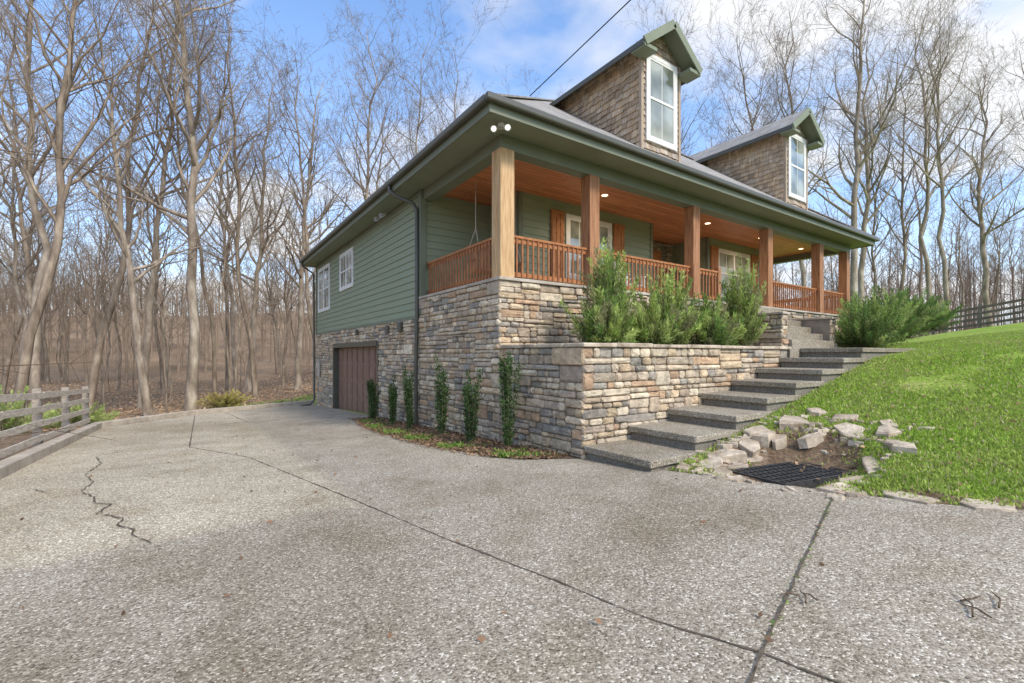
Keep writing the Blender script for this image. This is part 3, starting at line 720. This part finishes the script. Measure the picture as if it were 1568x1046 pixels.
n=11000;yy_=rg.uniform(4.7,12.5,n);edge=np.interp(yy_,EY,EX)
xx_=edge-.04+np.abs(rg.normal(size=n))*.24;clump=np.sin(yy_*5)+np.sin(yy_*11+xx_*9)+rg.normal(size=n)*.4;k=(clump>.65)&(xx_<4.2)
P=np.stack([xx_[k],yy_[k],pz(yy_[k])+.012],1);m=len(P)
leafmesh('bed_weeds',P,rg.normal(size=(m,3))*.6+np.array([0,0,.5]),rg.uniform(.03,.1,m),rg.uniform(.006,.016,m),m_leaf,np.array([.2,.33,.06])*rg.uniform(.5,1.5,(m,1)))
n=6000;yy_=rg.uniform(4.75,12.8,n);edge=np.interp(yy_,EY,EX);xx_=edge+rg.uniform(-.15,1,n)*(4.2-edge)
D=rg.normal(size=(n,3));D[:,2]*=.15
leafmesh('bed_mulch',np.stack([xx_,yy_,pz(yy_)+.022+rg.uniform(0,.02,n)],1),D,rg.uniform(.03,.08,n),rg.uniform(.008,.025,n),m_leaf,np.array([.28,.18,.11])*rg.uniform(.4,1.8,(n,1)))
# ------------------------------------------------------------------ grass
def pn(x,y,seed=0):
    g=np.random.default_rng(seed);o=np.zeros_like(x)
    for f in(.8,1.5,2.6,4.6):
        for _ in range(3):
            a=g.uniform(0,6.28);o+=np.sin((x*np.cos(a)+y*np.sin(a))*f*2+g.uniform(0,6.28)+1.3*np.sin((x*np.sin(a)-y*np.cos(a))*f))/(f**.6)
    return o/3.2
n=520000
gx=4.4+ (rg.uniform(0,1,n)**1.55)*19;gy=rg.uniform(-3.5,4.3,n)
gx=gx+np.clip(Xb(gy)-4.4,0,3)*.9
k=(gx>Xb(gy)+.0)&~((gx<13.2)&(gy>3.37))&~((np.abs(gx-5.32)<.58)&(np.abs(gy-2.42)<.42))
bare=pn(gx,gy,3)+rg.normal(size=n)*.3
k&=(bare>-1.0)&(rg.uniform(size=n)>dirtmask(gx,gy)*.95-.06*np.sin(gx*9)*np.sin(gy*8))
gx=gx[k];gy=gy[k];m=len(gx)
gz=ground(gx,gy)-.005;sc=1+gx*.03
hue=rg.uniform(0,1,(m,1));pat=np.clip(.4+.6*pn(gx*1.4,gy*1.4,8),0,1)[:,None]
col=np.array([.27,.42,.05])*(1-hue*.5)+np.array([.46,.56,.12])*hue*.6;col=col*(1-.35*pat)+np.array([.54,.55,.19])*.33*pat
old=rg.uniform(size=m)<.1;col[old]=np.array([.55,.46,.28])
D=rg.normal(size=(m,3))*.6+np.array([0,0,1]);
leafmesh('grass',np.stack([gx,gy,gz],1),D,rg.uniform(.02,.055,m)*sc,rg.uniform(.004,.009,m)*sc,m_leaf,col*rg.uniform(.65,1.35,(m,1)))
def scatter_leaves(name,gx,gy,gz,smin,smax,cb):
    m=len(gx);D=rg.normal(size=(m,3));D[:,2]*=.2
    leafmesh(name,np.stack([gx,gy,gz],1),D,rg.uniform(smin,smax,m),rg.uniform(smin*.3,smax*.3,m),m_leaf,np.array(cb)*rg.uniform(.5,1.4,(m,1)))
m=1400;gx=rg.uniform(5.0,22,m);gy=rg.uniform(-4,3.3,m);k=gx>Xb(gy)+.1
scatter_leaves('lawn_leaf_litter',gx[k],gy[k],ground(gx[k],gy[k])+.03,.04,.08,(.5,.32,.2))
m=700;gx=rg.uniform(4.6,7,m);gy=rg.uniform(1.7,3.35,m);k=~((np.abs(gx-5.32)<.64)&(np.abs(gy-2.42)<.48));gx=gx[k];gy=gy[k]
scatter_leaves('border_leaf_litter',gx,gy,ground(gx,gy)+.02,.02,.05,(.42,.29,.18))
m=220;gx=rg.uniform(-1.9,4.2,m);gy=rg.uniform(.8,16,m)
scatter_leaves('driveway_leaf_litter',gx,gy,pz(gy)+.012,.015,.06,(.3,.18,.11))
m=90;a=rg.uniform(size=m);scatter_leaves('joint_weeds',1.9+a*2.8+rg.normal(size=m)*.01,.98+a*.8,pz(.98+a*.8)+.005,.012,.03,(.24,.36,.08))
T=Tubes()
for (x,y,a,l) in[(2.9,.55,.2,.25),(2.95,.5,1.0,.12),(3.05,.62,-.5,.15),(2.45,1.05,.4,.12),(2.5,1.1,2.3,.1),(2.52,1.03,1.2,.08),(3.1,.5,.1,.18)]:
    T.add([(x,y,pz(y)+.012),(x+math.cos(a)*l*.5,y+math.sin(a)*l*.5,pz(y)+.02),(x+math.cos(a+.2)*l,y+math.sin(a+.2)*l,pz(y)+.012)],[.0045,.004,.002],5)
T.mesh('fallen_twigs',m_soil)

# ------------------------------------------------------------------ fences
fe=empty('wooden_rail_fence');b=B();bp=B()
X_=-2.32;yy=16.0;px=[]
while yy>-8: px.append(yy);yy-=2.2
for y in px: z=pz(y);bp.box(X_-.06,X_+.06,y-.06,y+.06,z-.4,z+1.1)
for a_,c_ in zip(px[:-1],px[1:]):
    for h in(.22,.48,.74,.98):
        j=R.uniform(-.015,.015);b.beam((X_+.075,a_+.03,pz(a_)+h+j),(X_+.075,c_+.03,pz(c_)+h-j),.03,.11)
b.obj('rails',m_fence,fe,.004);bp.obj('posts',m_fpost,fe,.008)
fe=empty('pasture_rail_fence');b=B()
p0=np.array([45,24.]);p1=np.array([27,-7.]);n=15;Pt=[p0+(p1-p0)*i/(n-1) for i in range(n)]
for i,p in enumerate(Pt):
    z=float(ground(*p));b.box(p[0]-.08,p[0]+.08,p[1]-.08,p[1]+.08,z-.3,z+1.4)
    if i:
        q=Pt[i-1];zq=float(ground(*q))
        for h in(.3,.6,.9,1.2): b.beam((q[0],q[1],zq+h),(p[0],p[1],z+h),.05,.13)
b.obj('boards',m_blackfence,fe)
T=Tubes();t=np.linspace(0,1,16)[:,None];w=np.array([6.73,9.05,6.3])*(1-t)+np.array([6.75,-24,9.9])*t
T.add(w,[.012]*16,5);T.mesh('overhead_wire',m_wire)
up=empty('utility_pole');T=Tubes();T.add([(6.75,-24.1,-1),(6.75,-24.1,10.6)],[.17,.12],12);T.mesh('pole',m_bark,up)
b=B();b.box(5.7,7.8,-24.05,-23.93,9.8,9.92);b.obj('crossarm',m_bark,up)

# ------------------------------------------------------------------ trees
def grow(seed,H,r0,lev,mat,name,c=(22,7,5,3),start=.3,lean=.05,tw=.006):
    g=np.random.default_rng(seed);T=Tubes()
    n=14;t=np.linspace(0,1,n)
    wob=np.cumsum(g.normal(size=(n,2))*.008*H*np.linspace(.3,1.6,n)[:,None],0);wob-=wob[0]
    tr=np.stack([wob[:,0]+lean*H*t*g.normal(),wob[:,1]+lean*H*t*g.normal(),H*t],1);tr[0,2]=-.6
    rad=r0*(1-t)**.8*.95+.012;rad[0]*=1.3
    T.add(tr,rad,8)
    def at(path,rd,f):
        x=f*(len(path)-1);i=min(int(x),len(path)-2);k=x-i
        return path[i]*(1-k)+path[i+1]*k,rd[i]*(1-k)+rd[i+1]*k,(path[i+1]-path[i])
    def br(p,d,L,r,l):
        n=6 if l==1 else (5 if l==2 else 3)
        seg=L/(n-1);pts=[p];dd=d
        for i in range(n-1):
            dd=dd+np.array([0,0,.13 if l<3 else .06])+g.normal(size=3)*(.18 if l<3 else .17);dd=dd/np.linalg.norm(dd);pts.append(pts[-1]+dd*seg)
        pts=np.array(pts);rd=np.maximum(r*(1-np.linspace(0,1,n))**.8,tw)
        T.add(pts,rd,5 if l==1 else 3)
        if l<lev:
            cnt=c[l] if l>1 else max(3,int(c[1]*min(1,L/(H*.2))))
            for j in range(cnt):
                f=g.uniform(.2,1) if j else 1.0
                q,rr,tan=at(pts,rd,min(f,.999));tan=tan/np.linalg.norm(tan)
                rv=g.normal(size=3);s=np.cross(tan,rv);s/=np.linalg.norm(s)
                a=g.uniform(.4,1.0);nd=tan*math.cos(a)+s*math.sin(a)
                br(q,nd,L*g.uniform(.36,.64)*(1.1-.4*f),max(rr*.62,tw),l+1)
    for j in range(c[0]):
        f=start+(.97-start)*(j+g.uniform(0,1))/c[0]
        q,rr,tan=at(tr,rad,f)
        a=g.uniform(0,6.28);el=g.uniform(.45,1.05)+f*.12
        d=np.array([math.cos(a)*math.cos(el),math.sin(a)*math.cos(el),math.sin(el)])
        br(q,d,H*g.uniform(.16,.36)*(1.2-.7*f),min(rr*.65,r0*.45),1)
    return T.mesh(name,mat,link=False)
near=[grow(101,24,.17,4,m_bark,'bare_tree_a',start=.33),grow(102,26,.19,4,m_bark2,'bare_tree_b',start=.4),grow(103,22,.12,4,m_bark,'bare_tree_c',start=.38),
      grow(104,25,.24,4,m_bark2,'bare_tree_d',c=(22,8,5,3),start=.3),grow(105,20,.085,4,m_bark,'bare_tree_e',c=(16,6,4,3),start=.45),grow(106,24,.15,4,m_bark,'bare_tree_f',c=(18,8,5,3),start=.28,lean=.08)]
far=[grow(201+i,H,r,3,m_bark3,'far_tree',c=(14,6,4),start=.3,tw=.013) for i,(H,r) in enumerate([(20,.15),(22,.18),(17,.12)])]
slim=[grow(301+i,H,r,3,m_bark,'sapling_mesh',c=(12,4,3),start=.35,tw=.006) for i,(H,r) in enumerate([(11,.05),(14,.07)])]
def place(me,name,x,y,s=1,par=None,sz=None):
    o=bpy.data.objects.new(name,me);COL.objects.link(o)
    o.location=(x,y,float(ground(x,y)));o.rotation_euler=(R.uniform(-.05,.05),R.uniform(-.05,.05),R.uniform(0,6.28));o.scale=(s,s,sz or s*R.uniform(.95,1.08))
    if par:o.parent=par
fixed=[(-.2,26.8,3,1.0),(-5.2,26.6,1,.95),(-4.1,28.3,0,1),(-2.3,30.7,1,1),(1,32,2,1),(3.1,31.8,0,.9),(5.5,32.6,3,.85),(9.5,32.3,1,.95),(11.2,28.7,2,.95),(-4.9,21.5,0,.9),(15.9,30.3,0,.9),
 (35,12.3,3,.95),(44.4,10.8,1,.9),(47.6,13.5,0,.9),(40,8.8,1,.8),(31.7,19.5,2,1),(32.8,16.3,5,.95),(37,15.7,1,.95),(51,8.6,3,.9),(29,24,0,1),(24,30,2,1),(46,4,5,.8)]
for x,y,k,s in fixed: place(near[k],'bare_tree',x,y,s)
def ok(x,y):
    if -3.2<x<23 and y<24.5: return False
    if x>3 and y<9 and x<38: return False
    if x<-1 and y<9: return False
    return True
pts=[(x,y) for x,y,_,_ in fixed]
cnt=0;tries=0
while cnt<38 and tries<4000:
    tries+=1
    d=R.uniform(19,48);u=R.uniform(-1.35,-.05) if R.random()<.66 else R.uniform(.3,1.3)
    x=d*(.565+.825*u);y=d*(.825-.565*u)
    if not ok(x,y) or (u>0 and d<33) or any((x-a)**2+(y-b_)**2<4 for a,b_ in pts): continue
    pts.append((x,y));cnt+=1;place(near[R.randrange(6)],'bare_tree',x,y,R.uniform(.6,1.0))
df=empty('distant_forest');cnt=0
while cnt<150:
    d=42+55*R.random();u=R.uniform(-1.35,1.3)
    x=d*(.565+.825*u);y=d*(.825-.565*u)
    if not ok(x,y) or (x>0 and d<48 and u>.2) or -.0<u<.45: continue
    cnt+=1;place(far[R.randrange(3)],'tree_instance',x,y,R.uniform(.65,.95),df)
T=Tubes();cnt=0
while cnt<1900:
    d=60+170*R.random()**.8;u=R.uniform(-1.45,1.35)
    x=d*(.565+.825*u);y=d*(.825-.565*u)
    if -.02<u<.42: continue
    z=float(ground(x,y));H=R.uniform(9,17);r0=R.uniform(.07,.16);cnt+=1
    lx,ly=R.uniform(-.6,.6),R.uniform(-.6,.6)
    T.add([(x,y,z-.5),(x+lx*.4,y+ly*.4,z+H*.5),(x+lx,y+ly,z+H)],[r0*1.2,r0*.7,.025],3)
    for j in range(13):
        f=R.uniform(.3,.97);a=R.uniform(0,6.28);L_=H*R.uniform(.12,.3)*(1.2-.7*f);q=(x+lx*f,y+ly*f,z+H*f);c_,s_=math.cos(a),math.sin(a)
        T.add([q,(q[0]+c_*L_*.35,q[1]+s_*L_*.35,q[2]+L_*.45),(q[0]+c_*L_*.55,q[1]+s_*L_*.55,q[2]+L_)],[.035,.025,.012],3)
        q2=(q[0]+c_*L_*.3,q[1]+s_*L_*.3,q[2]+L_*.4);a+=R.uniform(-1.4,1.4)
        T.add([q2,(q2[0]+math.cos(a)*L_*.3,q2[1]+math.sin(a)*L_*.3,q2[2]+L_*.35)],[.022,.01],3)
T.mesh('woodland_hillside',m_bark4,smooth=False)
cnt=0;us=empty('forest_understory')
while cnt<70:
    d=R.uniform(20,60);u=R.uniform(-1.3,-.05) if R.random()<.7 else R.uniform(.6,1.3)
    x=d*(.565+.825*u);y=d*(.825-.565*u)
    if not ok(x,y) or (u>0 and d<42): continue
    cnt+=1;place(slim[R.randrange(2)],'sapling_instance',x,y,R.uniform(.4,1.0),us)
T=Tubes();T.add([(-3.6,4.6,-2),(-3.55,4.65,0),(-3.5,4.7,2.2),(-3.4,4.8,4.5)],[.09,.07,.05,.02],8)
def twig(P,r=.012):
    P=np.array(P,float);T.add(P,np.linspace(r,.003,len(P)),5)
    for i in range(1,len(P)):
        for _ in range(2):
            q=P[i]+(rg.normal(size=3))*np.array([.15,.15,.1]);T.add([P[i-1]*.4+P[i]*.6,q],[.004,.002],3)
twig([(-3.5,4.7,1.6),(-2.9,5.3,1.75),(-2.2,5.9,1.8),(-1.5,6.4,1.95),(-.95,6.75,2.1)])
twig([(-3.55,4.65,-.3),(-2.8,5.4,-.15),(-2.0,5.9,-.12),(-1.3,6.4,-.1),(-.9,6.6,-.08)])
twig([(-3.55,4.65,-1.0),(-2.8,5.2,-.85),(-2.1,5.6,-.78),(-1.4,6.0,-.74),(-.95,6.3,-.72)])
T.mesh('roadside_sapling',m_soil)
yg=((.34,.44,.12),(.45,.52,.18))
for i,(x,y,rx,h,cl) in enumerate([(-4.6,19.5,1.3,1.2,yg),(-3.5,22,1.2,.7,yg),(1.2,26,1.1,.6,((.5,.42,.14),(.42,.34,.12))),(-6.5,18,1.5,1.7,yg)]):
    juniper('woodland_bush',(x,y,float(ground(x,y))),rx,rx,h,60,70+i,cl,.3)
m=26000;u=rg.uniform(-1.3,.0,m);d=rg.uniform(14,55,m);x=d*(.565+.825*u);y=d*(.825-.565*u)
k=((x<-2.4)|(y>np.maximum(17+(x+2)*.95,0)+1.0))&~((x>2)&(y<24));scatter_leaves('forest_leaf_litter',x[k],y[k],ground(x[k],y[k])+.02,.08,.22,(.55,.37,.23))

# ------------------------------------------------------------------ sky & sun
sd=Vector((.16,-.95,0)).normalized();el=math.radians(43)
sv=Vector((sd.x*math.cos(el),sd.y*math.cos(el),math.sin(el)))
w=bpy.data.worlds.new('World');scene.world=w;w.use_nodes=True;nt=w.node_tree;L=nt.links
bg=nt.nodes['Background'];sky=N(nt,'ShaderNodeTexSky');sky.sky_type='NISHITA';sky.sun_disc=False;sky.sun_elevation=el;sky.sun_rotation=math.atan2(sd.x,sd.y)
sky.air_density=1.0;sky.dust_density=1.0;sky.ozone_density=1.5
tc=N(nt,'ShaderNodeTexCoord');sp=N(nt,'ShaderNodeSeparateXYZ');L.new(tc.outputs['Generated'],sp.inputs[0])
mx=N(nt,'ShaderNodeMath');mx.operation='MAXIMUM';L.new(sp.outputs[2],mx.inputs[0]);mx.inputs[1].default_value=0
ad=N(nt,'ShaderNodeMath');ad.operation='ADD';L.new(mx.outputs[0],ad.inputs[0]);ad.inputs[1].default_value=.3
dv=N(nt,'ShaderNodeVectorMath');dv.operation='DIVIDE';L.new(tc.outputs['Generated'],dv.inputs[0])
cb=N(nt,'ShaderNodeCombineXYZ')
for i in range(3): L.new(ad.outputs[0],cb.inputs[i])
L.new(cb.outputs[0],dv.inputs[1])
mp=N(nt,'ShaderNodeMapping');mp.inputs['Location'].default_value=(3.6,1.7,0);mp.inputs['Scale'].default_value=(1,1,.25);L.new(dv.outputs[0],mp.inputs[0])
nz=N(nt,'ShaderNodeTexNoise');nz.inputs['Scale'].default_value=1.9;nz.inputs['Detail'].default_value=7;nz.inputs['Roughness'].default_value=.5;nz.inputs['Distortion'].default_value=.25;L.new(mp.outputs[0],nz.inputs['Vector'])
r=ramp(nt,[(.45,(0,0,0)),(.6,(.92,.92,.92))]);L.new(nz.outputs[0],r.inputs[0])
hz=ramp(nt,[(0,(.8,.8,.8)),(.28,(.14,.14,.14)),(.6,(0,0,0))]);L.new(mx.outputs[0],hz.inputs[0])
sk=mixc(nt,'MULTIPLY',1.0,sky.outputs[0],(1.9,2.15,2.4))
c1=mixc(nt,'MIX',hz.outputs[0],sk,(6.0,6.4,7.0))
c2=mixc(nt,'MIX',r.outputs[0],c1,(7.3,7.25,7.2))
L.new(c2,bg.inputs[0]);bg.inputs[1].default_value=.145
l=bpy.data.lights.new('sun','SUN');l.energy=3.0;l.angle=math.radians(11);l.color=(1,.91,.78)
o=bpy.data.objects.new('sun',l);COL.objects.link(o);o.rotation_euler=(-sv).to_track_quat('-Z','Y').to_euler();o.location=(0,0,30)
cam=bpy.data.cameras.new('camera');co=bpy.data.objects.new('camera',cam);COL.objects.link(co)
cam.sensor_width=36;cam.lens=709/1568*36;cam.shift_y=20/1568;cam.clip_end=2000;cam.clip_start=.05
co.location=(0,0,0);co.rotation_euler=(math.radians(90),0,-math.atan2(.565,.825));scene.camera=co
scene.view_settings.view_transform='Standard';scene.view_settings.look='None';scene.view_settings.exposure=0
